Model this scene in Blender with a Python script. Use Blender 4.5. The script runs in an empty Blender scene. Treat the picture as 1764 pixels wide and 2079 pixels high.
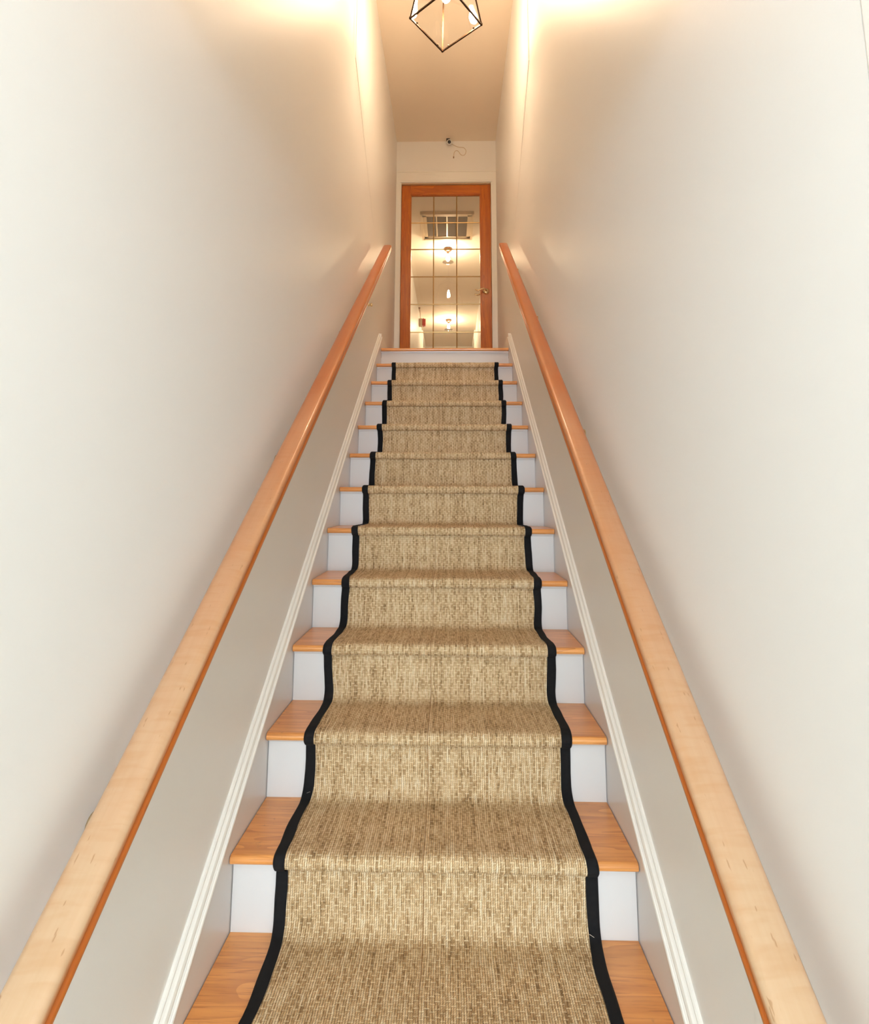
import bpy, math, random
from mathutils import Vector, Matrix

random.seed(7)
scn = bpy.context.scene
col = scn.collection

# ------------------------------------------------------------------ camera
FW, FH = 1764, 2079
F, CX, CY = 1176.30, 885.37, 841.51
YAW, PIT, ROL = 0.024456, 0.145860, 0.003601
cam_d = bpy.data.cameras.new('camera')
cam = bpy.data.objects.new('camera', cam_d)
col.objects.link(cam)
scn.camera = cam
cam_d.sensor_width = 36.0
cam_d.sensor_fit = 'AUTO'
cam_d.lens = F * 36.0 / FH
cam_d.shift_x = (FW / 2 - CX) / FH
cam_d.shift_y = (CY - FH / 2) / FH
cam_d.clip_start = 0.02
cy_, sy_ = math.cos(YAW), math.sin(YAW)
fwd0 = Vector((-sy_, cy_, 0)); rt0 = Vector((cy_, sy_, 0)); zz = Vector((0, 0, 1))
fwd = fwd0 * math.cos(PIT) + zz * math.sin(PIT)
up0 = -fwd0 * math.sin(PIT) + zz * math.cos(PIT)
rt = rt0 * math.cos(ROL) + up0 * math.sin(ROL)
up = -rt0 * math.sin(ROL) + up0 * math.cos(ROL)
m = Matrix(((rt.x, up.x, -fwd.x, 0.04391), (rt.y, up.y, -fwd.y, -4.53537), (rt.z, up.z, -fwd.z, -1.20091), (0, 0, 0, 1)))
cam.matrix_world = m

# ------------------------------------------------------------------ light and exposure
scn.view_settings.view_transform = 'Standard'
scn.view_settings.look = 'None'
scn.view_settings.gamma = 1.0
scn.view_settings.use_curve_mapping = False
scn.view_settings.exposure = 0.5
scn.cycles.max_bounces = 24
scn.cycles.diffuse_bounces = 16
scn.cycles.glossy_bounces = 6
scn.cycles.transparent_max_bounces = 24
scn.cycles.transmission_bounces = 12
scn.cycles.sample_clamp_indirect = 6.0
scn.cycles.caustics_reflective = False
scn.cycles.caustics_refractive = False
try:
    scn.cycles.use_denoising = True
except Exception:
    pass
w = bpy.data.worlds.new('outside_sky'); scn.world = w; w.use_nodes = True
w.node_tree.nodes['Background'].inputs[0].default_value = (0.80, 0.90, 1.0, 1)
w.node_tree.nodes['Background'].inputs[1].default_value = 0.9

def area(name, loc, target, sx, sy, power, colr):
    d = bpy.data.lights.new(name, 'AREA'); d.shape = 'RECTANGLE'; d.size = sx; d.size_y = sy
    d.energy = power; d.color = colr
    o = bpy.data.objects.new(name, d); col.objects.link(o); o.location = loc
    o.rotation_euler = (Vector(target) - Vector(loc)).to_track_quat('-Z', 'Y').to_euler()
    return o
# neutral fill lights added behind the camera, as a guessed window and lamp
area('window_fill', (0, -10.85, -1.2), (0, -3.2, -1.0), 2.4, 1.5, 235, (0.80, 0.945, 1.07))
area('foyer_fill', (0, -4.70, -0.30), (0, -3.9, -1.2), 0.5, 0.5, 9.8, (0.92, 0.97, 1.02))
WARM = (1.0, 0.72, 0.47)
LANTERN_E, HALL_E = 670.0, 400.0

# ------------------------------------------------------------------ node helpers
class NT:
    def __init__(s, name):
        s.mat = bpy.data.materials.new(name); s.mat.use_nodes = True
        s.t = s.mat.node_tree; s.n = s.t.nodes; s.b = s.n['Principled BSDF']
    def link(s, a, b): s.t.links.new(a, b)
    def put(s, sock, v):
        if isinstance(v, bpy.types.NodeSocket): s.link(v, sock)
        else: sock.default_value = v
    def math(s, op, a, b=None, c=None, clamp=False):
        n = s.n.new('ShaderNodeMath'); n.operation = op; n.use_clamp = clamp
        s.put(n.inputs[0], a)
        if b is not None: s.put(n.inputs[1], b)
        if c is not None: s.put(n.inputs[2], c)
        return n.outputs[0]
    def ramp(s, fac, stops, interp='LINEAR'):
        n = s.n.new('ShaderNodeValToRGB'); r = n.color_ramp; r.interpolation = interp
        while len(r.elements) < len(stops): r.elements.new(0.5)
        for e, (p, c) in zip(r.elements, stops):
            e.position = p; e.color = (*c, 1) if len(c) == 3 else c
        s.put(n.inputs[0], fac); return n.outputs[0]
    def mix(s, fac, a, b, blend='MIX'):
        n = s.n.new('ShaderNodeMix'); n.data_type = 'RGBA'; n.blend_type = blend
        s.put(n.inputs[0], fac)
        s.put(n.inputs[6], a if isinstance(a, bpy.types.NodeSocket) else (*a, 1))
        s.put(n.inputs[7], b if isinstance(b, bpy.types.NodeSocket) else (*b, 1))
        return n.outputs[2]
    def noise(s, vec, scale, detail=3, rough=0.5, dist=0.0, out=0):
        n = s.n.new('ShaderNodeTexNoise'); s.put(n.inputs['Scale'], scale)
        n.inputs['Detail'].default_value = detail; n.inputs['Roughness'].default_value = rough
        n.inputs['Distortion'].default_value = dist
        if vec is not None: s.link(vec, n.inputs['Vector'])
        return n.outputs[out]
    def mapped(s, vec, scale=(1, 1, 1), loc=(0, 0, 0), rot=(0, 0, 0)):
        n = s.n.new('ShaderNodeMapping'); s.link(vec, n.inputs[0])
        s.put(n.inputs['Location'], loc); n.inputs['Rotation'].default_value = rot
        n.inputs['Scale'].default_value = scale; return n.outputs[0]
    def obj(s): return s.n.new('ShaderNodeTexCoord').outputs['Object']
    def uv(s): return s.n.new('ShaderNodeTexCoord').outputs['UV']
    def xyz(s, vec):
        n = s.n.new('ShaderNodeSeparateXYZ'); s.link(vec, n.inputs[0]); return n.outputs
    def comb(s, x, y, z=0.0):
        n = s.n.new('ShaderNodeCombineXYZ'); s.put(n.inputs[0], x); s.put(n.inputs[1], y); s.put(n.inputs[2], z); return n.outputs[0]
    def white(s, vec):
        n = s.n.new('ShaderNodeTexWhiteNoise'); n.noise_dimensions = '3D'; s.link(vec, n.inputs['Vector']); return n.outputs['Value']
    def bump(s, h, dist, strength=1.0):
        n = s.n.new('ShaderNodeBump'); n.inputs['Distance'].default_value = dist; n.inputs['Strength'].default_value = strength
        s.link(h, n.inputs['Height']); s.link(n.outputs[0], s.b.inputs['Normal'])
    def set(s, **k):
        for a, v in k.items():
            v = (*v, 1) if isinstance(v, tuple) and len(v) == 3 else v
            s.put(s.b.inputs[a.replace('_', ' ')], v)
        return s.mat

def paint(name, c, rough=0.45, spec=0.35, bump=0.0006, scale=60):
    t = NT(name)
    n1 = t.noise(t.obj(), 1.3, 2)
    c2 = tuple(x * 0.965 for x in c)
    t.set(Base_Color=t.mix(n1, c, c2), Roughness=rough)
    t.b.inputs['Specular IOR Level'].default_value = spec
    t.bump(t.noise(t.obj(), scale, 3), bump, 0.5)
    return t.mat

M = {}
M['tile'] = paint('foyer_tile', (0.62, 0.64, 0.64), 0.5, 0.3)
M['wall'] = paint('wall_paint', (0.80, 0.795, 0.78), 0.42, 0.4)
M['hallceil'] = paint('hall_ceiling_paint', (0.86, 0.80, 0.71), 0.8, 0.2)
M['ceil'] = paint('ceiling_paint', (0.84, 0.75, 0.63), 0.8, 0.2)
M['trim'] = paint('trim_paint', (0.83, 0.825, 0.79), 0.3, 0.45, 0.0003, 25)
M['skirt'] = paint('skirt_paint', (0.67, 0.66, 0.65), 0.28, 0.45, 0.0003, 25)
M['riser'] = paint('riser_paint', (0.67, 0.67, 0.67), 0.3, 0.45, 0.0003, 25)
M['white'] = paint('white_plastic', (0.78, 0.77, 0.74), 0.4, 0.4, 0.0, 10)

def wood(name, ca, cb, cdark, axis='x', scale=1.0, rough=0.3, wear=0.0, coat=0.3, cwear=(0.05, 0.03, 0.02), cathedral=0.5):
    t = NT(name)
    oi = t.n.new('ShaderNodeObjectInfo').outputs['Random']
    o = t.math('MULTIPLY', oi, 37.0)
    v = t.mapped(t.obj(), loc=(0, 0, 0))
    va = t.n.new('ShaderNodeVectorMath'); va.operation = 'ADD'; t.link(v, va.inputs[0]); t.link(t.comb(o, o, o), va.inputs[1])
    v = va.outputs[0]
    st = {'x': (1.0, 14, 14), 'y': (14, 1.0, 14), 'z': (14, 14, 1.0)}[axis]
    st = tuple(a * scale for a in st)
    big = t.noise(t.mapped(v, scale=tuple(a * 0.55 for a in st)), 1.0, 2, 0.5, 1.2)
    ring = t.math('FRACT', t.math('MULTIPLY', big, 9.0))
    ring = t.math('POWER', ring, 2.0)
    stf = {'x': (9, 260, 260), 'y': (260, 9, 260), 'z': (260, 260, 9)}[axis]
    pore = t.noise(t.mapped(v, scale=tuple(a * scale for a in stf)), 1.0, 3, 0.6)
    pore = t.ramp(pore, [(0.54, (0, 0, 0)), (0.68, (1, 1, 1))])
    fine = t.noise(t.mapped(v, scale=tuple(a * 3 for a in st)), 1.0, 4, 0.6)
    c = t.mix(t.ramp(fine, [(0.3, (0, 0, 0)), (0.7, (1, 1, 1))]), ca, cb)
    c = t.mix(t.math('MULTIPLY', ring, cathedral), c, cdark)
    c = t.mix(t.math('MULTIPLY', pore, 0.65), c, cdark)
    if wear > 0:
        sp = t.noise(v, 42.0, 3, 0.7)
        sp = t.ramp(sp, [(0.62, (0, 0, 0)), (0.74, (1, 1, 1))])
        wid = t.ramp(t.noise(v, 6.0, 2), [(0.48, (0, 0, 0)), (0.66, (1, 1, 1))])
        c = t.mix(t.math('MULTIPLY', t.math('MULTIPLY', sp, wid), wear), c, cwear)
    t.set(Base_Color=c, Roughness=rough)
    t.b.inputs['Coat Weight'].default_value = coat; t.b.inputs['Coat Roughness'].default_value = 0.18
    t.bump(t.math('ADD', t.math('MULTIPLY', pore, -0.6), fine), 0.0006, 0.35)
    return t.mat
M['tread'] = wood('oak_tread', (0.86, 0.405, 0.125), (0.72, 0.300, 0.080), (0.46, 0.155, 0.040), 'x', 1.0, 0.3, 0.8, 0.25, (0.14, 0.085, 0.05))
M['door'] = wood('amber_oak', (0.56, 0.155, 0.010), (0.47, 0.110, 0.007), (0.28, 0.055, 0.005), 'z', 1.0, 0.32, 0, 0.3)
M['door_x'] = wood('amber_oak_rail', (0.56, 0.155, 0.010), (0.47, 0.110, 0.007), (0.28, 0.055, 0.005), 'x', 1.0, 0.32, 0, 0.3)

def rail_wood():
    # varnished maple: the flat top blends to a paler wood colour, more so
    # towards the foot of the stairs; the sides stay amber
    t = NT('nicked_maple')
    p = t.xyz(t.obj())
    v = t.obj()
    fine = t.noise(t.mapped(v, scale=(60, 2.2, 60)), 1.0, 4, 0.6)
    fl = t.noise(t.mapped(v, scale=(14, 60, 14)), 1.0, 2, 0.5, 0.6)
    blot = t.noise(t.mapped(v, scale=(8, 2.5, 8)), 1.0, 3, 0.6)
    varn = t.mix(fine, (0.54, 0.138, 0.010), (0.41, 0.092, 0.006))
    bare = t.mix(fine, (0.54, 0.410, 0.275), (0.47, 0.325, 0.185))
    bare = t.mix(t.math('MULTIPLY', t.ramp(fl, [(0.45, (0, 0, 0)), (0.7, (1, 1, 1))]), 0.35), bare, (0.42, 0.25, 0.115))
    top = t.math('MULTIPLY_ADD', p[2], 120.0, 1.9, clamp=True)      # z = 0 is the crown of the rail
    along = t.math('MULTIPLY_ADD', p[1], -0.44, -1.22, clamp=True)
    blond = t.math('MULTIPLY', top, t.math('ADD', along, t.math('MULTIPLY_ADD', blot, 0.5, -0.2), clamp=True))
    c = t.mix(blond, varn, bare)
    nick = t.noise(t.mapped(v, scale=(150, 34, 150)), 1.0, 2, 0.5)
    nick = t.ramp(nick, [(0.69, (0, 0, 0)), (0.73, (1, 1, 1))])
    c = t.mix(t.math('MULTIPLY', nick, 0.6), c, (0.30, 0.15, 0.06))
    t.set(Base_Color=c, Roughness=0.28)
    t.b.inputs['Coat Weight'].default_value = 0.25; t.b.inputs['Coat Roughness'].default_value = 0.12
    t.bump(t.noise(t.mapped(v, scale=(40, 12, 40)), 1.0, 3), 0.0008, 0.3)
    return t.mat
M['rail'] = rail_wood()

def seagrass():
    t = NT('seagrass_weave')
    x, y, _ = t.xyz(t.uv())
    wob = t.noise(t.uv(), 9.0, 2, 0.5)
    x = t.math('ADD', x, t.math('MULTIPLY_ADD', wob, 0.006, -0.003))
    P, L = 0.0112, 0.0190
    cx = t.math('DIVIDE', x, P)
    ci = t.math('FLOOR', cx); fu = t.math('FRACT', cx)
    rnd = t.white(t.comb(ci, 3.0, 1.0))
    half = t.math('MULTIPLY', t.math('MODULO', t.math('ABSOLUTE', ci), 2.0), 0.5)
    vv = t.math('ADD', t.math('DIVIDE', y, L), t.math('ADD', half, t.math('MULTIPLY', rnd, 0.16)))
    vi = t.math('FLOOR', vv); fv = t.math('FRACT', vv)
    cell = t.white(t.comb(ci, vi, 5.0))
    dv = t.math('ABSOLUTE', t.math('SUBTRACT', fv, 0.5))
    stitch = t.math('SUBTRACT', 1.0, t.math('DIVIDE', dv, 0.105), clamp=True)
    stitch = t.math('POWER', stitch, 0.6)
    # two strands side by side in each column, each with a slanting twist
    du = t.math('FRACT', t.math('MULTIPLY', fu, 2.0))
    si = t.math('FLOOR', t.math('MULTIPLY', cx, 2.0))
    srnd = t.white(t.comb(si, 9.0, 2.0))
    strand = t.math('SINE', t.math('MULTIPLY', du, math.pi))
    strand = t.math('POWER', strand, 0.7)
    twist = t.math('FRACT', t.math('ADD', t.math('DIVIDE', y, 0.0058), t.math('ADD', t.math('MULTIPLY', du, 0.9), t.math('MULTIPLY', srnd, 5.0))))
    twist = t.math('SINE', t.math('MULTIPLY', twist, math.pi))
    twist = t.math('POWER', twist, 0.5)
    scell = t.white(t.comb(si, t.math('FLOOR', t.math('DIVIDE', y, 0.007)), 1.0))
    streak = t.noise(t.mapped(t.uv(), scale=(185, 26, 1)), 1.0, 3, 0.6)
    streak2 = t.noise(t.mapped(t.uv(), scale=(60, 4.0, 1)), 1.0, 3, 0.6)
    k = t.math('ADD', t.math('MULTIPLY', streak, 0.72), t.math('ADD', t.math('MULTIPLY', streak2, 0.34), t.math('MULTIPLY', scell, 0.06)))
    k = t.math('ADD', k, t.math('MULTIPLY', t.math('SUBTRACT', srnd, 0.5), 0.10))
    c = t.ramp(k, [(0.37, (0.24, 0.145, 0.060)), (0.47, (0.50, 0.325, 0.160)), (0.57, (0.76, 0.545, 0.305)), (0.68, (0.91, 0.735, 0.485)), (0.80, (0.95, 0.84, 0.63))])
    shade = t.math('MULTIPLY_ADD', strand, 0.74, 0.26)
    shade = t.math('MULTIPLY', shade, t.math('MULTIPLY_ADD', twist, 0.35, 0.65))
    c = t.mix(t.math('SUBTRACT', 1.0, shade, clamp=True), c, (0.20, 0.115, 0.045))
    c = t.mix(t.math('MULTIPLY', stitch, t.math('MULTIPLY_ADD', cell, 0.45, 0.35)), c, (0.92, 0.76, 0.50))
    # one darker brown strand runs the whole length
    seam = t.math('SUBTRACT', 1.0, t.math('DIVIDE', t.math('ABSOLUTE', t.math('ADD', x, 0.0235)), 0.0032), clamp=True)
    c = t.mix(t.math('MULTIPLY', seam, 0.75), c, (0.27, 0.13, 0.045))
    h = t.math('ADD', t.math('MULTIPLY', strand, 0.7), t.math('ADD', t.math('MULTIPLY', twist, 0.35), t.math('MULTIPLY', stitch, 0.55)))
    t.set(Base_Color=c, Roughness=0.62)
    t.b.inputs['Specular IOR Level'].default_value = 0.35
    t.bump(h, 0.0035, 0.8)
    return t.mat
M['seagrass'] = seagrass()

def cotton():
    t = NT('black_cotton_tape')
    x, y, _ = t.xyz(t.uv())
    a = t.math('SINE', t.math('MULTIPLY', x, 4200.0)); b = t.math('SINE', t.math('MULTIPLY', y, 4200.0))
    n = t.noise(t.uv(), 90.0, 3)
    lint = t.ramp(t.noise(t.uv(), 330.0, 2), [(0.77, (0, 0, 0)), (0.80, (1, 1, 1))])
    c = t.mix(n, (0.007, 0.007, 0.008), (0.014, 0.014, 0.015))
    c = t.mix(t.math('MULTIPLY', lint, 0.25), c, (0.4, 0.4, 0.4))
    t.set(Base_Color=c, Roughness=0.85)
    t.b.inputs['Specular IOR Level'].default_value = 0.2
    t.bump(t.math('ADD', t.math('MULTIPLY', a, b), n), 0.0006, 0.5)
    return t.mat
M['binding'] = cotton()

def metal(name, c, rough):
    t = NT(name)
    t.set(Base_Color=t.mix(t.noise(t.obj(), 40.0, 2), c, tuple(x * 0.85 for x in c)), Roughness=rough, Metallic=1.0)
    return t.mat
M['brass'] = metal('polished_brass', (0.95, 0.76, 0.44), 0.22)
M['nickel'] = metal('bright_nickel', (0.75, 0.72, 0.66), 0.22)
M['bronze'] = metal('dark_bronze', (0.050, 0.026, 0.014), 0.4)
M['came'] = metal('brass_came', (0.50, 0.32, 0.13), 0.32)
M['fixture'] = metal('brown_bronze', (0.36, 0.22, 0.14), 0.4)

def plain(name, c, rough=0.5):
    t = NT(name)
    t.set(Base_Color=t.mix(t.noise(t.obj(), 30.0, 2), c, tuple(x * 0.9 for x in c)), Roughness=rough)
    return t.mat
M['black'] = plain('black_plastic', (0.012, 0.010, 0.010), 0.3)
M['grille'] = plain('grey_louvre', (0.36, 0.34, 0.31), 0.6)
M['cream'] = plain('cream_wood', (0.72, 0.60, 0.43), 0.45)
M['red'] = plain('red_plastic', (0.50, 0.030, 0.016), 0.4)
M['beige'] = plain('beige_metal', (0.62, 0.50, 0.36), 0.5)
M['cable'] = plain('beige_cable', (0.60, 0.46, 0.32), 0.5)
M['floor'] = wood('oak_floor', (0.50, 0.24, 0.085), (0.40, 0.18, 0.06), (0.25, 0.10, 0.03), 'y', 1.0, 0.3, 0, 0.3)

def glass(name, tint=(0.98, 0.98, 0.97), ior=1.5, boost=1.0):
    t = NT(name)
    ge = t.n.new('ShaderNodeNewGeometry')
    dp = t.n.new('ShaderNodeVectorMath'); dp.operation = 'DOT_PRODUCT'
    t.link(ge.outputs['Normal'], dp.inputs[0]); t.link(ge.outputs['Incoming'], dp.inputs[1])
    g_ = t.math('SUBTRACT', 1.0, t.math('ABSOLUTE', dp.outputs['Value']), clamp=True)
    fr = t.math('MULTIPLY_ADD', t.math('POWER', g_, 5.0), 0.96, 0.04)      # reflectance of one glass face
    tr = t.n.new('ShaderNodeBsdfTransparent'); tr.inputs[0].default_value = (*tint, 1)
    gl = t.n.new('ShaderNodeBsdfGlossy'); gl.inputs['Roughness'].default_value = 0.0
    mx = t.n.new('ShaderNodeMixShader')
    t.link(t.math('MULTIPLY', fr, boost, clamp=True), mx.inputs[0]); t.link(tr.outputs[0], mx.inputs[1]); t.link(gl.outputs[0], mx.inputs[2])
    t.link(mx.outputs[0], t.n['Material Output'].inputs[0])
    t.n.remove(t.b)
    return t.mat
M['glass'] = glass('clear_glass')
M['rim'] = glass('thick_glass_rim', boost=5.0)

def emit(name, c, s):
    t = NT(name)
    t.set(Base_Color=(0.8, 0.7, 0.5), Emission_Color=c)
    t.b.inputs['Emission Strength'].default_value = s
    return t.mat
M['bulb_lantern'] = emit('lantern_bulb_glow', WARM, LANTERN_E)
M['bulb_hall'] = emit('hall_bulb_glow', (1.0, 0.74, 0.46), HALL_E)

# ------------------------------------------------------------------ mesh helpers
class MB:
    def __init__(s): s.v = []; s.f = []; s.uv = None; s.sm = []
    def add(s, vs, fs, smooth=False):
        o = len(s.v); s.v += [tuple(p) for p in vs]; s.f += [tuple(i + o for i in f) for f in fs]; s.sm += [smooth] * len(fs); return s
    def box(s, x0, x1, y0, y1, z0, z1):
        v = [(x, y, z) for z in (z0, z1) for y in (y0, y1) for x in (x0, x1)]
        return s.add(v, [(0, 2, 3, 1), (4, 5, 7, 6), (0, 1, 5, 4), (2, 6, 7, 3), (0, 4, 6, 2), (1, 3, 7, 5)])
    def extrude_x(s, prof, x0, x1, smooth=False):
        """closed (y,z) outline, counter-clockwise seen from +x, run from x0 to x1"""
        n = len(prof)
        v = [(x0, y, z) for y, z in prof] + [(x1, y, z) for y, z in prof]
        f = [(i, (i + 1) % n, n + (i + 1) % n, n + i)[::-1] for i in range(n)]
        s.add(v, f, smooth); s.add(v, [tuple(range(n))[::-1], tuple(range(n, 2 * n))]); return s
    def sweep(s, prof, a, b, side=1, smooth=False):
        """closed (across, up) outline run between points a and b that lie in one x plane"""
        a = Vector(a); b = Vector(b); d = (b - a).normalized(); u = Vector((0, -d.z, d.y))
        n = len(prof)
        v = [a + Vector((side * p, 0, 0)) + u * q for p, q in prof] + [b + Vector((side * p, 0, 0)) + u * q for p, q in prof]
        f = [(i, (i + 1) % n, n + (i + 1) % n, n + i) for i in range(n)]
        s.add(v, f, smooth); s.add(v, [tuple(range(n)), tuple(range(n, 2 * n))]); return s
    def bar(s, a, b, r, n=4, rot=math.pi / 4, r2=None):
        a = Vector(a); b = Vector(b); d = (b - a).normalized()
        t = Vector((0, 0, 1)) if abs(d.z) < 0.95 else Vector((1, 0, 0))
        e1 = d.cross(t).normalized(); e2 = d.cross(e1)
        r2 = r if r2 is None else r2
        v = []
        for p, q in ((a, r), (b, r2)):
            for k in range(n):
                an = rot + 2 * math.pi * k / n
                v.append(p + e1 * math.cos(an) * q + e2 * math.sin(an) * q)
        f = [(k, (k + 1) % n, n + (k + 1) % n, n + k) for k in range(n)]
        s.add(v, f, n > 6); s.add(v, [tuple(range(n))[::-1], tuple(range(n, 2 * n))]); return s
    def tube(s, pts, r, n=10):
        pts = [Vector(p) for p in pts]; m_ = len(pts); v = []
        rr = r if isinstance(r, (list, tuple)) else [r] * m_
        e1 = None
        for i, p in enumerate(pts):
            d = (pts[min(i + 1, m_ - 1)] - pts[max(i - 1, 0)]).normalized()
            if e1 is None:
                t = Vector((0, 0, 1)) if abs(d.z) < 0.9 else Vector((1, 0, 0)); e1 = d.cross(t).normalized()
            else:
                e1 = (e1 - d * e1.dot(d)).normalized()
            e2 = d.cross(e1)
            for k in range(n):
                an = 2 * math.pi * k / n; v.append(p + (e1 * math.cos(an) + e2 * math.sin(an)) * rr[i])
        f = [(i * n + k, i * n + (k + 1) % n, (i + 1) * n + (k + 1) % n, (i + 1) * n + k) for i in range(m_ - 1) for k in range(n)]
        s.add(v, f, True); s.add(v, [tuple(range(n))[::-1], tuple(range((m_ - 1) * n, m_ * n))]); return s
    def lathe(s, prof, loc=(0, 0, 0), axis='z', n=28):
        """(radius, height) outline turned about an axis through loc"""
        v = []; m_ = len(prof); L = Vector(loc)
        for r, h in prof:
            for k in range(n):
                an = 2 * math.pi * k / n; a, b = r * math.cos(an), r * math.sin(an)
                p = {'z': (a, b, h), 'x': (h, a, b), 'y': (b, h, a)}[axis]
                v.append(L + Vector(p))
        f = [(i * n + k, i * n + (k + 1) % n, (i + 1) * n + (k + 1) % n, (i + 1) * n + k) for i in range(m_ - 1) for k in range(n)]
        s.add(v, f, True)
        if prof[0][0] > 1e-5: s.add(v[:n], [tuple(range(n))[::-1]])
        if prof[-1][0] > 1e-5: s.add(v[-n:], [tuple(range(n))])
        return s
    def build(s, name, mat, parent=None, bevel=0.0, fix=True, origin=None):
        me = bpy.data.meshes.new(name)
        off = Vector(origin) if origin is not None else Vector((0, 0, 0))
        me.from_pydata([tuple(Vector(p) - off) for p in s.v], [], s.f); me.update()
        for p, q in zip(me.polygons, s.sm): p.use_smooth = q
        if fix:
            import bmesh
            bm = bmesh.new(); bm.from_mesh(me)
            bmesh.ops.remove_doubles(bm, verts=bm.verts, dist=1e-6)
            bmesh.ops.recalc_face_normals(bm, faces=bm.faces)
            bm.to_mesh(me); bm.free()
        if mat is not None: me.materials.append(mat)
        o = bpy.data.objects.new(name, me); col.objects.link(o)
        if parent is not None: o.parent = parent
        if origin is not None: o.location = off
        if bevel > 0:
            b = o.modifiers.new('bevel', 'BEVEL'); b.width = bevel; b.segments = 2; b.limit_method = 'ANGLE'; b.angle_limit = math.radians(40)
        return o

def tag(o, label=None, cat=None, group=None, kind=None):
    for k, v in (('label', label), ('category', cat), ('group', group), ('kind', kind)):
        if v: o[k] = v
    return o
def thing(name, loc, label, cat, group=None):
    o = bpy.data.objects.new(name, None); o.empty_display_size = 0.1
    col.objects.link(o); o.location = loc
    return tag(o, label, cat, group)
def struct(o, label, cat='structure'):
    return tag(o, label, cat, None, 'structure')

# ------------------------------------------------------------------ dimensions
RISE, RUN, NOSE, TH = 0.19, 0.2650, 0.0307, 0.0225
WX = 0.532            # wall face
SX = 0.512            # skirt board face
E = 1.229             # end wall
H = 2.629             # ceiling
Y0 = -3.911           # where the stair walls end at the foyer
NS = 14
ZF = -RISE * NS       # foyer floor
SL = RISE / RUN
HALL = 9.7

# ------------------------------------------------------------------ the setting
def side_wall(name, sg, label):
    m_ = MB()
    a, b = (sg * WX, sg * (WX + 0.12))
    m_.box(min(a, b), max(a, b), Y0, E + 0.12, ZF, H)
    # the older upper wall stands a few millimetres proud from a vertical joint onward
    ya, za = (-1.385, 1.450) if sg < 0 else (-1.300, 1.485)
    yb, zb = (-0.823, 1.075) if sg < 0 else (-0.711, 1.057)
    t0, t1 = 0.0045, 0.0006
    P = [(ya, H, t0), (ya, za, t0), (yb, zb, t1), (-0.30, 0.74, 0.0), (E, 0.74, 0.0), (E, H, 0.0)]
    xs = [sg * (WX - t) for _, _, t in P]
    v = [(x, y, z) for x, (y, z, t) in zip(xs, P)] + [(sg * (WX + 0.002), y, z) for y, z, t in P]
    f = [(0, 1, 2), (0, 2, 3), (0, 3, 4), (0, 4, 5)]
    n = 6
    f += [(i, (i + 1) % n, n + (i + 1) % n, n + i) for i in range(n)]
    m_.add(v, f)
    return struct(m_.build(name, M['wall']), label, 'wall')
side_wall('wall_left', -1, 'tall cream painted wall left of the stairs behind the left handrail')
side_wall('wall_right', 1, 'tall cream painted wall right of the stairs behind the right handrail')

OX0, OX1, OZ = -0.488, 0.486, 2.143      # door opening
m_ = MB()
m_.box(-WX - 0.12, OX0, E, E + 0.12, -0.2, H)
m_.box(OX1, WX + 0.12, E, E + 0.12, -0.2, H)
m_.box(OX0, OX1, E, E + 0.12, OZ, H)
struct(m_.build('wall_end', M['wall']), 'short cream wall around and above the glazed oak door', 'wall')
struct(MB().box(-WX - 0.12, WX + 0.12, Y0, E + 0.12, H, H + 0.1).build('ceiling', M['ceil']), 'beige stairwell ceiling above the lantern', 'ceiling')
m_ = MB().box(-WX - 0.12, WX + 0.12, 0.045, E + 0.12, -0.03, 0.0)
struct(m_.build('floor', M['floor']), 'oak landing floor in front of the glazed door', 'floor')

# hallway behind the glass door
struct(MB().box(-0.72, -0.60, E + 0.12, HALL, 0, H).build('wall_hall_left', M['wall']), 'left wall of the hallway seen through the door glass', 'wall')
struct(MB().box(0.615, 0.735, E + 0.12, HALL, 0, H).build('wall_hall_right', M['wall']), 'right wall of the hallway seen through the door glass', 'wall')
struct(MB().box(-0.72, 0.735, HALL, HALL + 0.1, 0, H).build('wall_hall_end', M['wall']), 'far end wall of the hallway behind the glass', 'wall')
struct(MB().box(-0.72, 0.735, E + 0.12, HALL + 0.1, H, H + 0.1).build('ceiling_hall', M['hallceil']), 'hallway ceiling with two bulbs seen through the door glass', 'ceiling')
struct(MB().box(-0.72, 0.735, E + 0.12, HALL + 0.1, -0.08, 0.0).build('floor_hall', M['floor']), 'hallway floor behind the glazed door', 'floor')
for sg, xw, nm, side in ((-1, -0.60, 'trim_3', 'left'), (1, 0.615, 'trim_4', 'right')):
    m_ = MB()
    xa, xb = sorted((xw, xw - sg * 0.045))
    m_.box(xa, xb, 7.85, 7.97, 0, 2.50)
    m_.box(xa, xb, 8.85, 8.97, 0, 2.50)
    m_.box(xa, xb, 7.97, 8.85, 2.38, 2.50)
    struct(m_.build(nm, M['trim'], bevel=0.004), 'white door casing on the %s hallway wall seen low in the door glass' % side, 'trim')

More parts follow.
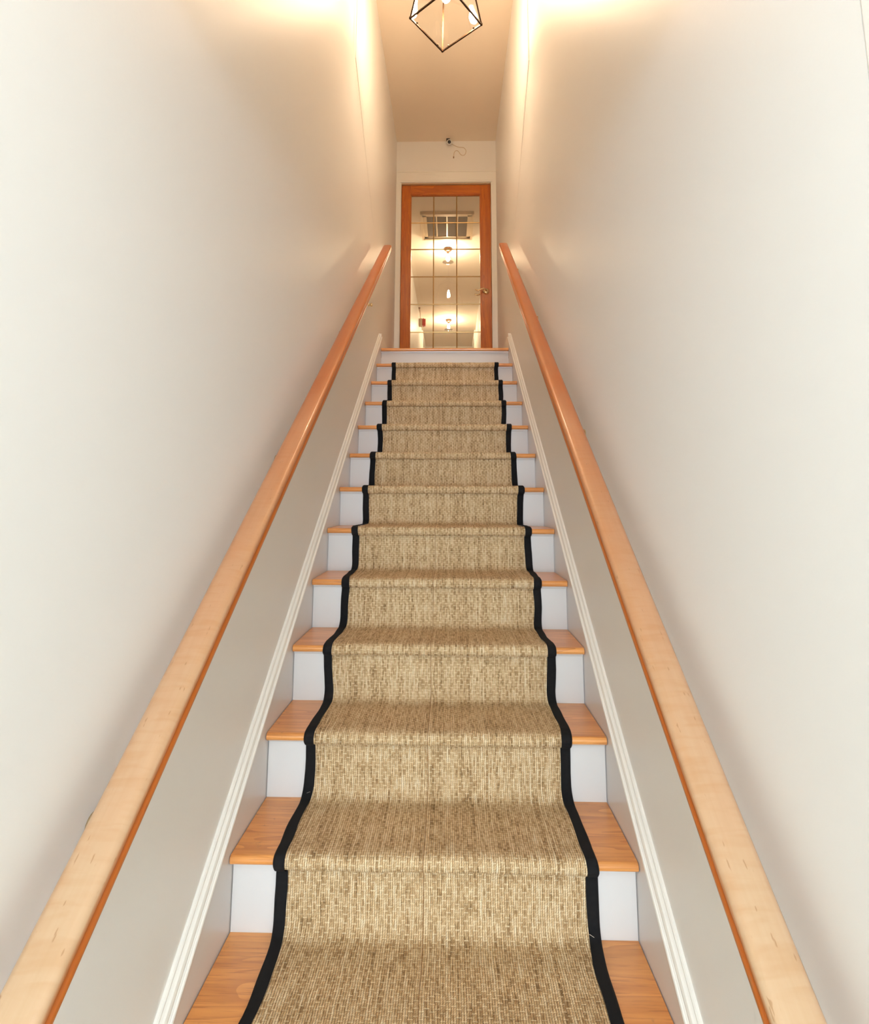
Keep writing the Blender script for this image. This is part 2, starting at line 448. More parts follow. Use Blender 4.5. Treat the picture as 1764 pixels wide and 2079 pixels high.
# unseen foyer behind the camera, added around the fill lights at the stair foot
FX, FY, ZC = 1.45, -11.0, -0.22  # ceiling set low so the fill stays off the upper stairwell
m_ = MB()
for sg in (-1, 1):
    a, b = sorted((sg * (WX + 0.02), sg * FX))
    m_.box(a, b, Y0, Y0 + 0.12, ZF, ZC)
m_.box(-FX, FX, Y0, Y0 + 0.10, ZC, H)
struct(m_.build('wall_front', M['wall']), 'foyer wall on both sides of the stair opening', 'wall')
for sg, nm in ((-1, 'wall_foyer_left'), (1, 'wall_foyer_right')):
    a, b = sorted((sg * FX, sg * (FX + 0.1)))
    struct(MB().box(a, b, FY, Y0 + 0.12, ZF, ZC).build(nm, M['wall']), 'foyer side wall behind the camera', 'wall')
m_ = MB()
m_.box(-FX, -1.25, FY - 0.1, FY, ZF, ZC); m_.box(1.25, FX, FY - 0.1, FY, ZF, ZC)
m_.box(-1.25, 1.25, FY - 0.1, FY, -0.5, ZC); m_.box(-1.25, 1.25, FY - 0.1, FY, ZF, -2.0)
struct(m_.build('wall_back', M['wall']), 'unseen foyer wall around the added window behind the camera', 'wall')
struct(MB().box(-FX - 0.1, FX + 0.1, FY - 0.1, Y0, ZC, ZC + 0.1).build('ceiling_foyer', M['ceil']), 'foyer ceiling behind the camera', 'ceiling')
struct(MB().box(-FX - 0.1, FX + 0.1, FY - 0.1, -3.40, ZF - 0.1, ZF).build('floor_foyer', M['tile']), 'grey tiled floor of the foyer at the foot of the stairs', 'floor')
m_ = MB()  # guessed window, added to go with the daylight fill
for x in (-1.25, -0.02, 1.21): m_.box(x, x + 0.04, FY - 0.06, FY - 0.02, -2.0, -0.5)
for z in (-2.0, -1.27, -0.54): m_.box(-1.25, 1.25, FY - 0.06, FY - 0.02, z, z + 0.04)
win = struct(m_.build('added_window', M['trim']), 'wide white window added unseen behind the camera', 'window')
MB().box(-1.25, 1.25, FY - 0.042, FY - 0.038, -2.0, -0.5).build('added_pane', M['glass'], win)

struct(MB().lathe([(0.0, -0.075), (0.16, -0.072), (0.27, -0.045), (0.36, 0.0)], (0, -4.70, ZC), 'z', 32).build('added_lamp_base', M['white']), 'round lamp base added unseen over the fill light behind the camera', 'lamp base')  # fixture added to go with the unseen fill light below it

# white casing round the corner where each stair wall meets the foyer
for sg, nm, side in ((1, 'trim_1', 'right'), (-1, 'trim_2', 'left')):
    m_ = MB()
    a, b = sorted((sg * (WX - 0.001), sg * (WX + 0.10)))
    m_.box(a, b, Y0 - 0.020, Y0, ZF, ZC)
    struct(m_.build(nm, M['trim'], bevel=0.004), 'white corner casing where the %s stair wall ends beside the camera' % side, 'trim')

# door casing
m_ = MB()
CI0, CI1 = -0.4765, 0.4755
for x0, x1 in ((-0.531, CI0), (CI1, 0.531)):
    m_.box(x0, x1, E - 0.016, E, 0, OZ)
    inner = x1 if x0 < 0 else x0
    s_ = -1 if x0 < 0 else 1
    a, b = sorted((inner + s_ * 0.004, inner + s_ * 0.016))
    m_.box(a, b, E - 0.022, E - 0.016, 0, OZ + 0.0)
m_.box(-0.531, 0.531, E - 0.016, E, OZ, 2.272)
m_.box(-0.531, 0.531, E - 0.024, E - 0.016, 2.262, 2.272)
m_.box(CI0 - 0.018, CI1 + 0.018, E - 0.022, E - 0.016, OZ + 0.004, OZ + 0.016)
m_.box(CI0 - 0.030, CI1 + 0.030, E - 0.019, E - 0.016, OZ + 0.024, OZ + 0.030)
struct(m_.build('trim_5', M['trim'], bevel=0.0025), 'cream moulded casing around the glazed oak door', 'trim')
m_ = MB()
m_.box(OX0, CI0, E, E + 0.12, 0, OZ); m_.box(CI1, OX1, E, E + 0.12, 0, OZ); m_.box(CI0, CI1, E - 0.002, E + 0.12, OZ - 0.006, OZ - 0.0005)
struct(m_.build('trim_6', M['cream']), 'narrow door jamb lining inside the cream casing', 'trim')

# glazed door (leaf set back in the jamb)
DY0, DY1 = E + 0.022, E + 0.060
DX0, DX1, DZ1 = -0.4745, 0.4735, 2.134
GX0, GX1, GZ0, GZ1 = -0.378, 0.366, 0.210, 2.026
m_ = MB()
m_.box(DX0, GX0, DY0, DY1, 0.006, DZ1); m_.box(GX1, DX1, DY0, DY1, 0.006, DZ1)
door = struct(m_.build('door_1', M['door'], bevel=0.003), 'amber oak door with a full clear glass panel at the top of the stairs', 'door')
MB().box(GX0, GX1, DY0, DY1, GZ1, DZ1).build('top_rail', M['door_x'], door, bevel=0.003)
MB().box(GX0, GX1, DY0, DY1, 0.006, GZ0).build('bottom_rail', M['door_x'], door, bevel=0.003)
m_ = MB()
for a in ((GX0, GX0 + 0.008, GZ0, GZ1), (GX1 - 0.008, GX1, GZ0, GZ1), (GX0, GX1, GZ0, GZ0 + 0.008), (GX0, GX1, GZ1 - 0.008, GZ1)):
    m_.box(a[0], a[1], DY0 + 0.008, DY1 - 0.008, a[2], a[3])
m_.build('glazing_bead', M['door'], door)
gp = MB().box(GX0 + 0.006, GX1 - 0.006, DY0 + 0.017, DY0 + 0.021, GZ0 + 0.006, GZ1 - 0.006).build('glass_pane', M['glass'], door)
gp['label'] = 'clear glass panel of the door'
m_ = MB()
for x in (-0.131, 0.113): m_.bar((x, DY0 + 0.019, GZ0 + 0.006), (x, DY0 + 0.019, GZ1 - 0.006), 0.0058, 6)
for z in (0.512, 0.812, 1.113, 1.416, 1.714): m_.bar((GX0 + 0.006, DY0 + 0.019, z), (GX1 - 0.006, DY0 + 0.019, z), 0.0058, 6)
cm = m_.build('came_grid', M['came'], door); cm['label'] = 'thin brass glazing bars in front of the glass'
LZ, LX = 0.944, 0.418
m_ = MB().lathe([(0.0, -0.020), (0.020, -0.019), (0.030, -0.012), (0.034, -0.004), (0.034, 0.0)], (LX, DY0, LZ), 'y')
ro = m_.build('handle_rose', M['brass'], door)
def lever(y, sgn):
    return [(LX, y, LZ), (LX, y + sgn * 0.030, LZ), (LX - 0.006, y + sgn * 0.045, LZ + 0.004), (LX - 0.030, y + sgn * 0.050, LZ + 0.013),
            (LX - 0.058, y + sgn * 0.050, LZ + 0.004), (LX - 0.082, y + sgn * 0.049, LZ - 0.008), (LX - 0.105, y + sgn * 0.048, LZ - 0.004), (LX - 0.116, y + sgn * 0.047, LZ + 0.004)]
lv = MB().tube(lever(DY0, -1), [0.009, 0.009, 0.009, 0.009, 0.008, 0.0075, 0.007, 0.005]).build('door_lever', M['brass'], door)
lv['label'] = 'curved brass door lever'
MB().tube(lever(DY1, 1), [0.009, 0.009, 0.009, 0.009, 0.008, 0.0075, 0.007, 0.005]).build('door_lever', M['brass'], door)
MB().lathe([(0.034, 0.0), (0.034, 0.004), (0.030, 0.012), (0.0, 0.020)], (LX, DY1, LZ), 'y').build('handle_rose', M['brass'], door)

# skirt boards and their cap mouldings
def skirt(name, sg, hcap, side):
    m_ = MB()
    top = hcap - 0.030
    pts = [((ZF - top) / SL, ZF), (-3.40, ZF), (0.0, -0.30), (0.0, 0.0), (0.0, top)]
    a, b = sorted((sg * SX, sg * WX))
    m_.extrude_x(pts, a, b)
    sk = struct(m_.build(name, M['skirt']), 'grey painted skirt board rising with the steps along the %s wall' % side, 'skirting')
    m_ = MB()
    c_ = math.cos(math.atan(SL))
    prof = [(0.0, 0.004), (0.006, 0.004), (0.009, 0.001), (0.009, -0.004), (0.012, -0.007), (0.0165, -0.010), (0.019, -0.016), (0.0195, -0.022),
            (0.0215, -0.0235), (0.0215, -0.026), (0.025, -0.0275), (0.0265, -0.031), (0.0255, -0.0355), (0.021, -0.038), (0.0, -0.038)]
    hv = hcap
    ya, yb = (ZF - top) / SL + 0.03, -0.004
    m_.sweep(prof, (sg * WX, ya, hv + SL * ya), (sg * WX, yb, hv + SL * yb), -sg)
    cp = m_.build('cap_moulding', M['trim'], sk); cp['label'] = 'cream cap moulding on top of the skirt board'
    m_ = MB()
    a, b = sorted((sg * (SX - 0.001), sg * WX))
    m_.extrude_x([(-0.012, -0.02), (0.0, -0.02), (E - 0.017, 0.0), (E - 0.017, 0.128), (0.004, 0.128), (-0.006, 0.118), (-0.012, 0.10)][::1], a, b)
    e_ = m_.build('end_block', M['trim'], sk)
    return sk
skirt('baseboard_left', -1, 0.127, 'left')
skirt('baseboard_right', 1, 0.124, 'right')

# ------------------------------------------------------------------ staircase
stair = thing('staircase', (0, Y0, ZF), 'straight staircase of orange oak treads and white risers under the seagrass runner', 'stairs')
LOC = Vector((0, Y0, ZF))
def child(mb, name, mat, parent, ploc, origin=None, bevel=0.0):
    """build in world space below a thing standing at ploc"""
    o = mb.build(name, mat, None, bevel, origin=origin if origin is not None else ploc)
    o.parent = parent; o.location = Vector(origin if origin is not None else ploc) - Vector(ploc)
    return o
def tread_profile(y_back, y_front, z):
    r = TH * 0.46
    p = [(y_back, z), (y_back, z - TH)]
    for k in range(9):
        a = -math.pi / 2 - math.pi * k / 8
        p.append((y_front + r + r * math.cos(a), z - TH / 2 + (TH / 2) * math.sin(a)))
    return p
XT = 0.5097
for i in range(1, NS):
    yb, yf, z = -RUN * (i - 1) - 0.0005, -RUN * i - NOSE, -RISE * i
    child(MB().extrude_x(tread_profile(yb, yf, z), -XT, XT), 'tread', M['tread'], stair, LOC, (0, yf, z))
nz = child(MB().extrude_x(tread_profile(0.0448, -NOSE, 0.0), -XT, XT), 'landing_nosing', M['tread'], stair, LOC, (0, -NOSE, 0))
for i in range(NS):
    y, zt, zb = -RUN * i, -RISE * i - TH, -RISE * (i + 1)
    mb = MB().box(-XT, XT, y, y + 0.016, zb - (0.03 if i < NS - 1 else 0.0), zt)
    mb.extrude_x([(y, zt), (y, zt - 0.011), (y - 0.0025, zt - 0.011), (y - 0.0055, zt - 0.006), (y - 0.0065, zt)], -XT, XT)
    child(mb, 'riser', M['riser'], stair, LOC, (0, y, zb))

# ------------------------------------------------------------------ stair runner
def runner_path():
    """list of (y, z, s) along the visible top face of the runner, from under the top nosing to the foyer floor"""
    t = 0.0075; P = []
    P.append((-0.002, -RISE + t))
    for i in range(1, NS):
        y_n = -RUN * i - NOSE; z = -RISE * i
        rr = TH / 2 + t
        yc = y_n + TH / 2 - 0.001; zc = z - TH / 2
        for k in range(4): P.append((P[-1][0] * 0 + (yc + 0.045 - 0.045 * k / 3), z + t + 0.0015 * math.sin(k)) if k else (yc + 0.045, z + t))
        for k in range(1, 11):
            a = math.pi / 2 + math.radians(205) * k / 10
            P.append((yc + rr * math.cos(a) * 1.06, zc + rr * math.sin(a) * (1.0 if k < 6 else 1.12)))
        yr = -RUN * i - t
        P.append((yr - 0.006, z - TH - t - 0.0045))
        P.append((yr - 0.0025, z - TH - t - 0.012))
        P.append((yr - 0.0035, z - TH - 0.055))
        zb = -RISE * (i + 1) + t
        P.append((yr - 0.004, zb + 0.075))
        R = 0.036
        for k in range(0, 7):
            a = math.radians(90) * k / 6
            P.append((yr - 0.002 - R + R * math.cos(a), zb + R - R * math.sin(a)))
    P.append((P[-1][0] - 0.10, ZF + t)); P.append((P[-1][0] - 0.25, ZF + t))
    out = [P[0]]
    for p in P[1:]:
        q = out[-1]; d = math.hypot(p[0] - q[0], p[1] - q[1])
        n = max(1, int(d / 0.022))
        for k in range(1, n + 1): out.append((q[0] + (p[0] - q[0]) * k / n, q[1] + (p[1] - q[1]) * k / n))
    S = [0.0]
    for a, b in zip(out, out[1:]): S.append(S[-1] + math.hypot(b[0] - a[0], b[1] - a[1]))
    return [(y, z, s) for (y, z), s in zip(out, S)]
PATH = runner_path()
NRM = []
for i in range(len(PATH)):
    a = PATH[max(i - 1, 0)]; b = PATH[min(i + 1, len(PATH) - 1)]
    dy, dz = b[0] - a[0], b[1] - a[1]; l = math.hypot(dy, dz) or 1
    NRM.append((dz / l, -dy / l))     # points out of the stair
def wob(s, ph):
    return 0.0035 * math.sin(s * 7.1 + ph) + 0.0022 * math.sin(s * 17.3 + 2 * ph) + 0.001 * math.sin(s * 41 + ph)
def strip(xa_of, xb_of, lift, nx, drop=None):
    """a band of the runner between two x curves; drop folds its outer/inner edges down to the stair"""
    vs = []; uv = []; fs = []
    for (y, z, s), (ny, nz_) in zip(PATH, NRM):
        xa, xb = xa_of(s), xb_of(s)
        row = []
        for k in range(nx + 1):
            f = k / nx; x = xa + (xb - xa) * f
            l = lift(f, x, s)
            row.append((x, y + ny * l, z + nz_ * l)); 
            uv.append((x, s))
        vs += row
    W = nx + 1
    for i in range(len(PATH) - 1):
        for k in range(nx):
            fs.append((i * W + k, i * W + k + 1, (i + 1) * W + k + 1, (i + 1) * W + k))
    return vs, fs, uv
def strip_obj(name, mat, parent, ploc, xa, xb, lift, nx):
    vs, fs, uv = strip(xa, xb, lift, nx)
    me = bpy.data.meshes.new(name)
    me.from_pydata([tuple(Vector(p) - Vector(ploc)) for p in vs], [], fs); me.update()
    ul = me.uv_layers.new(name='UVMap')
    for lp in me.loops: ul.data[lp.index].uv = uv[lp.vertex_index]
    for p in me.polygons: p.use_smooth = True
    me.materials.append(mat)
    o = bpy.data.objects.new(name, me); col.objects.link(o); o.parent = parent
    return o
RLOC = Vector((0.006, -2.9, -2.085))
runner = thing('stair_runner', RLOC, 'long seagrass carpet runner with black cotton edges down the middle of the stairs', 'carpet')
def swell(s): return 0.0012 * math.sin(s * 23) + 0.0008 * math.sin(s * 57)
xo = 0.006
xL = lambda s: xo - 0.4035 + wob(s, 0.3); xR = lambda s: xo + 0.4035 + wob(s, 2.1)
xLi = lambda s: xL(s) + 0.0315 + 0.0012 * math.sin(s * 29); xRi = lambda s: xR(s) - 0.0315 + 0.0012 * math.sin(s * 33 + 1)
strip_obj('seagrass_body', M['seagrass'], runner, RLOC, lambda s: xLi(s) - 0.006, lambda s: xRi(s) + 0.006, lambda f, x, s: 0.0008 * math.sin(x * 37 + s * 5) + 0.0006 * math.sin(s * 31 + x * 11), 48)
def tape_lift(f, x, s, outer_first):
    g = f if outer_first else 1 - f
    e = -0.0040 if g < 0.001 else (0.0008 if g < 0.12 else 0.0026)
    return e + 0.0006 * math.sin(s * 37)
for nm_a, nm_b, first in ((xL, xLi, True), (xRi, xR, False)):
    o = strip_obj('edge_binding', M['binding'], runner, RLOC, nm_a, nm_b, lambda f, x, s, q=first: tape_lift(f, x, s, q), 10)
    o['label'] = 'black cotton binding tape along one edge of the runner'

# two of the staples that hold the tape down, where a riser meets the tread below
for sg, i, ang in ((-1, 10, 0.5), (1, 11, -0.4)):
    y, z = -RUN * i - 0.0075 - 0.014, -RISE * (i + 1) + 0.0075 + 0.014
    x = xo + sg * 0.384
    c = Vector((x, y - 0.0035, z + 0.0035)); d_ = Vector((math.cos(ang), -0.35, math.sin(ang))).normalized() * 0.006
    o = child(MB().bar(c - d_, c + d_, 0.0008, 6), 'staple', M['nickel'], runner, RLOC)
    o['label'] = 'bright metal staple through the black tape'

# ------------------------------------------------------------------ handrails
RP = [(0.0, 0.0), (0.012, -0.0003), (0.022, -0.0014), (0.028, -0.0036), (0.0315, -0.0075), (0.0325, -0.0125), (0.0322, -0.0165), (0.0300, -0.0205), (0.0275, -0.0225),
      (0.0275, -0.0255), (0.0300, -0.0275), (0.0315, -0.0310), (0.0315, -0.0370), (0.0295, -0.0410), (0.0240, -0.0440), (0.0, -0.0445)]
RP = RP + [(-a, b) for a, b in RP[-2:0:-1]]
def handrail(sg, a, b, brackets, label):
    """a = foot end, b = top end of the crown line as (y, z)"""
    X = sg * 0.4525
    A = Vector((X, a[0], a[1])); B = Vector((X, b[0], b[1]))
    ang = math.atan2(B.z - A.z, B.y - A.y)
    root = thing('handrail', (X, 0, a[1] - a[0] * math.tan(ang)), label, 'handrail')
    base = root.location.copy()
    L0 = a[0] / math.cos(ang); L1 = b[0] / math.cos(ang)
    mb = MB()
    n = len(RP)
    secs = [(L0, 0.80), (L0 + 0.012, 1.0)]
    k = 0
    q = L0 + 0.1
    while q < L1 - 0.1: secs.append((q, 1.0)); q += 0.1
    secs += [(L1 - 0.010, 1.0), (L1 - 0.003, 0.95), (L1, 0.86)]
    v = []
    for l, s_ in secs:
        for p, h in RP: v.append((p * s_, l, (h + 0.022) * s_ - 0.022))
    f = [(i * n + j, i * n + (j + 1) % n, (i + 1) * n + (j + 1) % n, (i + 1) * n + j) for i in range(len(secs) - 1) for j in range(n)]
    mb.add(v, f, True); mb.add(v, [tuple(range(n)), tuple(range((len(secs) - 1) * n, len(secs) * n))])
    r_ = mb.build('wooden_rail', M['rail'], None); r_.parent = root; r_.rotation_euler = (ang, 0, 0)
    DR = 0.132 if sg < 0 else 0.150
    for y in brackets:
        zc = a[1] + (y - a[0]) * math.tan(ang)
        pl = MB().lathe([(0.022, 0.0), (0.022, 0.003), (0.018, 0.007), (0.011, 0.010), (0.0, 0.011)], (sg * WX, y, zc - DR), 'x', 24)
        if sg > 0:
            pl = MB().lathe([(0.0, -0.011), (0.011, -0.010), (0.018, -0.007), (0.022, -0.003), (0.022, 0.0)], (sg * WX, y, zc - DR), 'x', 24)
        br = child(pl, 'rail_bracket', M['brass'], root, base, (sg * WX, y, zc - DR))
        bl = Vector((sg * WX, y, zc - DR))
        pts = [(sg * (WX - 0.006), y, zc - DR), (sg * (WX - 0.030), y, zc - DR - 0.004), (sg * (WX - 0.055), y, zc - DR + 0.006), (sg * (WX - 0.072), y, zc - DR + 0.032), (sg * 0.4525, y, zc - 0.070), (sg * 0.4525, y, zc - 0.056)]
        child(MB().tube(pts, [0.0075, 0.007, 0.007, 0.007, 0.0075, 0.008]), 'bracket_arm', M['brass'], br, bl)
        d = Vector((0, math.cos(ang), math.sin(ang))); u = Vector((0, -math.sin(ang), math.cos(ang)))
        c = Vector((sg * 0.4525, y, zc)) - u * 0.0465
        sad = MB()
        vv = [c + d * p + Vector((q_, 0, 0)) + u * h for h in (-0.002, 0.002) for p, q_ in ((-0.032, -0.010), (0.032, -0.010), (0.032, 0.010), (-0.032, 0.010))]
        sad.add(vv, [(3, 2, 1, 0), (4, 5, 6, 7), (0, 1, 5, 4), (1, 2, 6, 5), (2, 3, 7, 6), (3, 0, 4, 7)])
        child(sad, 'bracket_saddle', M['brass'], br, bl)
    return root
lt = lambda y: 0.938 + 0.7165 * y
rtz = lambda y: 0.781 + 0.006 + (0.781 + 1.803) / (-0.259 + 3.754) * (y + 0.259)
handrail(-1, (-3.87, lt(-3.87)), (-0.195, lt(-0.195)), [-3.53, -2.63, -1.62, -0.52], 'nicked maple handrail on the left wall of the stairs')
handrail(1, (-3.87, rtz(-3.87)), (-0.285, rtz(-0.285)), [-3.80, -2.43, -1.40, -0.55], 'nicked maple handrail on the right wall of the stairs')
# small brass stud on the left wall under the top of the rail
st = MB().lathe([(0.0125, 0.0), (0.0125, 0.003), (0.006, 0.006), (0.006, 0.012), (0.0105, 0.017), (0.0125, 0.023), (0.0105, 0.029), (0.0, 0.033)], (-WX, -0.638, 0.149), 'x', 20)
tag(st.build('wall_knob', M['brass'], None, origin=(-WX, -0.638, 0.149)), 'tiny round brass knob on the left wall below the handrail', 'knob')

# ------------------------------------------------------------------ lantern
LC = Vector((0.018, -1.3705, 1.70))
lan = thing('pendant_lantern', LC, 'square glass and bronze pendant lantern hanging over the stairs', 'lamp')
bt = [Vector((-0.199, -1.399, 1.70)), Vector((-0.007, -1.132, 1.70)), Vector((0.236, -1.342, 1.70)), Vector((0.044, -1.609, 1.70))]
ZT, ZA = 2.03, 2.14
tp = [LC + (p - LC) * 0.70 + Vector((0, 0, ZT - 1.70)) for p in bt]
ap = Vector((LC.x, LC.y, ZA))
ak = [ap + ((p - LC).normalized() * 0.028) for p in bt]
mb = MB()
for i in range(4):
    j = (i + 1) % 4
    mb.bar(bt[i], bt[j], 0.0062); mb.bar(bt[i], tp[i], 0.0058); mb.bar(tp[i], tp[j], 0.0058); mb.bar(tp[i], ak[i], 0.0055)
    # little clips that hold the bottom pane
    for f_ in (0.16, 0.84):
        p = bt[i].lerp(bt[j], f_); q = p.lerp(LC, 0.07)
        mb.bar(p + Vector((0, 0, 0.004)), q + Vector((0, 0, 0.004)), 0.004)
for p in bt: mb.lathe([(0.0, -0.008), (0.008, -0.004), (0.008, 0.006), (0.0, 0.008)], p, 'z', 8)
child(mb, 'lantern_frame', M['bronze'], lan, LC)
for i in range(4):
    j = (i + 1) % 4
    a, b, c, d = bt[i], bt[j], tp[j], tp[i]
    nn = (b - a).cross(d - a).normalized()
    vs = [p + nn * o_ for o_ in (-0.001, 0.001) for p in (a, b, c, d)]
    child(MB().add(vs, [(0, 1, 2, 3), (7, 6, 5, 4), (0, 4, 5, 1), (1, 5, 6, 2), (2, 6, 7, 3), (3, 7, 4, 0)]), 'glass_pane', M['glass'], lan, LC)
mb = MB().lathe([(0.0, ZA - 0.02), (0.034, ZA - 0.015), (0.034, ZA + 0.004), (0.012, ZA + 0.02), (0.010, ZA + 0.05), (0.0, ZA + 0.05)], (LC.x, LC.y, 0), 'z', 20)
child(mb, 'lantern_cap', M['bronze'], lan, LC)
child(MB().bar((LC.x, LC.y, ZA + 0.045), (LC.x, LC.y, H - 0.02), 0.006, 10), 'hanging_rod', M['bronze'], lan, LC)
child(MB().lathe([(0.0, -0.032), (0.02, -0.03), (0.055, -0.016), (0.062, -0.001), (0.062, 0.0)], (LC.x, LC.y, H - 0.0005), 'z', 28), 'ceiling_canopy', M['bronze'], lan, LC)
child(MB().lathe([(0.0, 1.945), (0.017, 1.945), (0.019, 1.955), (0.019, 2.02), (0.010, 2.03), (0.006, 2.135), (0.0, 2.135)], (LC.x, LC.y, 0), 'z', 20), 'lamp_socket', M['bronze'], lan, LC)
bz = 1.835
bulb = child(MB().lathe([(0.0, bz), (0.013, bz + 0.003), (0.022, bz + 0.013), (0.0265, bz + 0.030), (0.0255, bz + 0.046), (0.019, bz + 0.070), (0.013, bz + 0.092), (0.012, bz + 0.112), (0.0, bz + 0.112)], (LC.x, LC.y, 0), 'z', 24), 'light_bulb', M['bulb_lantern'], lan, LC)
bulb['label'] = 'glowing bulb in the middle of the lantern'

# ------------------------------------------------------------------ security camera over the door
SC = Vector((0.034, E - 0.055, 2.578))
sc = thing('security_camera', SC, 'small white security camera with dark lens above the door', 'camera')
d = Vector((0.02, -0.93, -0.36)).normalized()
mb = MB(); 
pr = [(0.0, -0.036), (0.018, -0.035), (0.026, -0.024), (0.029, -0.008), (0.0295, 0.012), (0.0285, 0.024), (0.0245, 0.030), (0.0225, 0.030), (0.0215, 0.026), (0.0, 0.026)]
def lathe_dir(mb, prof, p, d, n=24):
    tmp = MB().lathe(prof, (0, 0, 0), 'z', n)
    rot = d.to_track_quat('Z', 'Y').to_matrix()
    mb.add([rot @ Vector(q) + p for q in tmp.v], tmp.f, True); return mb
child(lathe_dir(MB(), pr, SC, d), 'camera_body', M['white'], sc, SC)
child(lathe_dir(MB(), [(0.0175, 0.0265), (0.0175, 0.028), (0.010, 0.032), (0.0, 0.033)], SC, d), 'camera_lens', M['black'], sc, SC)
mb = MB().box(0.003, 0.040, E - 0.052, E - 0.012, H - 0.012, H)
mb.bar((0.018, E - 0.030, H - 0.012), (0.028, E - 0.045, 2.596), 0.009, 8)
mt = child(mb, 'camera_mount', M['black'], sc, SC); mt['label'] = 'dark mount under the ceiling'
cp = [(0.045, E - 0.035, 2.585), (0.076, E - 0.010, 2.581), (0.115, E - 0.006, 2.562), (0.150, E - 0.006, 2.553), (0.188, E - 0.006, 2.549), (0.212, E - 0.006, 2.520), (0.212, E - 0.006, 2.488), (0.195, E - 0.006, 2.463),
      (0.172, E - 0.006, 2.459), (0.150, E - 0.006, 2.478), (0.135, E - 0.006, 2.503), (0.116, E - 0.006, 2.516), (0.098, E - 0.006, 2.510), (0.087, E - 0.006, 2.490), (0.083, E - 0.006, 2.462), (0.081, E - 0.006, 2.443)]
def smooth_pts(p, n=4):
    out = []
    for i in range(len(p) - 1):
        p0, p1, p2, p3 = [Vector(p[max(0, min(len(p) - 1, i + k))]) for k in (-1, 0, 1, 2)]
        for k in range(n):
            t = k / n
            out.append(0.5 * ((2 * p1) + (p2 - p0) * t + (2 * p0 - 5 * p1 + 4 * p2 - p3) * t * t + (3 * p1 - p0 - 3 * p2 + p3) * t ** 3))
    out.append(Vector(p[-1])); return out
mb = MB().tube(smooth_pts(cp), 0.0026, 8)
cb = child(mb, 'loose_cable', M['cable'], sc, SC); cb['label'] = 'thin beige cable curling beside the camera'
child(MB().lathe([(0.0, -0.012), (0.005, -0.012), (0.0055, 0.006), (0.0, 0.008)], (0.081, E - 0.006, 2.440), 'z', 12), 'cable_plug', M['fixture'], sc, SC)

# ------------------------------------------------------------------ things in the hallway behind the glass
def hall_lamp(y, label):
    p = Vector((0.010, y, H))
    r = thing('ceiling_light', p, label, 'lamp', None)
    child(MB().lathe([(0.0, -0.052), (0.030, -0.052), (0.040, -0.046), (0.058, -0.030), (0.064, -0.020), (0.064, 0.0)], p, 'z', 28), 'ceiling_canopy', M['fixture'], r, p)
    child(MB().lathe([(0.0, -0.095), (0.019, -0.095), (0.021, -0.052), (0.0, -0.052)], p, 'z', 18), 'lamp_socket', M['fixture'], r, p)
    child(MB().lathe([(0.0, -0.208), (0.014, -0.204), (0.025, -0.190), (0.030, -0.170), (0.027, -0.145), (0.018, -0.118), (0.015, -0.095), (0.0, -0.095)], p, 'z', 22), 'light_bulb', M['bulb_hall'], r, p)
    g = MB().lathe([(0.034, -0.060), (0.036, -0.10), (0.052, -0.150), (0.076, -0.200), (0.084, -0.222)], p, 'z', 32)
    g.f = g.f[:32 * 4]; g.sm = g.sm[:32 * 4]
    go = child(g, 'glass_shade', M['glass'], r, p)
    child(MB().lathe([(0.0825, -0.220), (0.0865, -0.220), (0.0865, -0.226), (0.0825, -0.226), (0.0825, -0.220)], p, 'z', 32), 'shade_rim', M['rim'], r, p)
    return r
hall_lamp(3.93, 'nearer bare bulb ceiling light in the hallway behind the door glass')
hall_lamp(7.50, 'farther bare bulb ceiling light low in the door glass')
VL = Vector((0.0, 3.16, H))
vg = thing('ceiling_grille', VL, 'wood framed ceiling grille seen through the top of the door glass', 'vent')
mb = MB()
vx0, vx1, vy0, vy1 = -0.345, 0.345, 2.79, 3.53
for a in ((vx0, vx0 + 0.065, vy0, vy1), (vx1 - 0.065, vx1, vy0, vy1), (vx0, vx1, vy0, vy0 + 0.065), (vx0, vx1, vy1 - 0.065, vy1)):
    mb.box(a[0], a[1], a[2], a[3], H - 0.030, H)
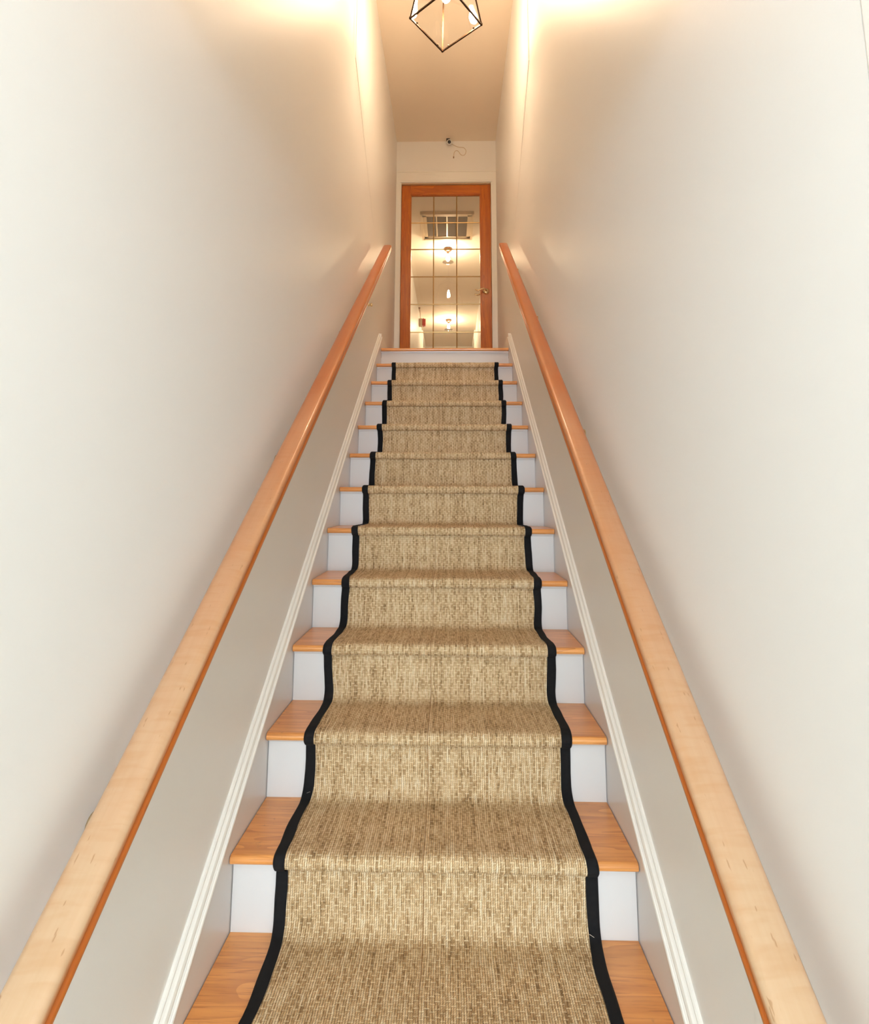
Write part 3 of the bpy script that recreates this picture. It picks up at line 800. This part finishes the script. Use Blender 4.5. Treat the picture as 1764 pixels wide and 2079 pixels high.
for a in ((vx0 - 0.02, vx0 + 0.012, vy0 - 0.02, vy1 + 0.02), (vx1 - 0.012, vx1 + 0.02, vy0 - 0.02, vy1 + 0.02), (vx0, vx1, vy0 - 0.02, vy0 + 0.012), (vx0, vx1, vy1 - 0.012, vy1 + 0.02)):
    mb.box(a[0], a[1], a[2], a[3], H - 0.042, H - 0.002)
child(mb, 'grille_frame', M['cream'], vg, VL)
for x in (-0.145, 0.0, 0.145):
    child(MB().box(x - 0.009, x + 0.009, vy0 + 0.065, vy1 - 0.065, H - 0.028, H), 'grille_bar', M['cream'], vg, VL)
for x0, x1 in ((-0.28, -0.154), (-0.136, -0.009), (0.009, 0.136), (0.154, 0.28)):
    mb = MB()
    y = vy0 + 0.07
    while y < vy1 - 0.08:
        mb.add([(x0, y, H - 0.004), (x1, y, H - 0.004), (x1, y + 0.014, H - 0.016), (x0, y + 0.014, H - 0.016), (x0, y + 0.002, H - 0.002), (x1, y + 0.002, H - 0.002), (x1, y + 0.016, H - 0.014), (x0, y + 0.016, H - 0.014)],
               [(0, 1, 2, 3), (7, 6, 5, 4), (0, 4, 5, 1), (1, 5, 6, 2), (2, 6, 7, 3), (3, 7, 4, 0)])
        y += 0.0125
    mb.box(x0, x1, vy0 + 0.065, vy1 - 0.065, H - 0.003, H - 0.001)
    child(mb, 'louvre_panel', M['grille'], vg, VL)
AL = Vector((-0.60, 7.0, 2.41))
al = thing('alarm_box', AL, 'red and beige alarm box with thin conduit on the left hallway wall behind the glass', 'alarm')
mb = MB().box(-0.60, -0.530, 6.95, 7.07, 2.335, 2.485)
bx = child(mb, 'back_box', M['beige'], al, AL, bevel=0.004)
mb = MB().box(-0.530, -0.462, 6.96, 7.06, 2.345, 2.480)
mb.box(-0.516, -0.500, 6.945, 7.075, 2.335, 2.490)
rb = child(mb, 'red_sounder', M['red'], al, AL, bevel=0.004); rb['label'] = 'red front of the alarm box'
child(MB().tube([(-0.575, 7.0, 2.485), (-0.575, 7.0, 2.60), (-0.575, 6.96, H - 0.012), (-0.575, 6.72, H - 0.012)], 0.007, 8), 'conduit', M['fixture'], al, AL)
child(MB().lathe([(0.0, -0.025), (0.016, -0.022), (0.020, -0.004), (0.020, 0.0)], (-0.575, 6.70, H), 'z', 16), 'ceiling_box', M['fixture'], al, AL)
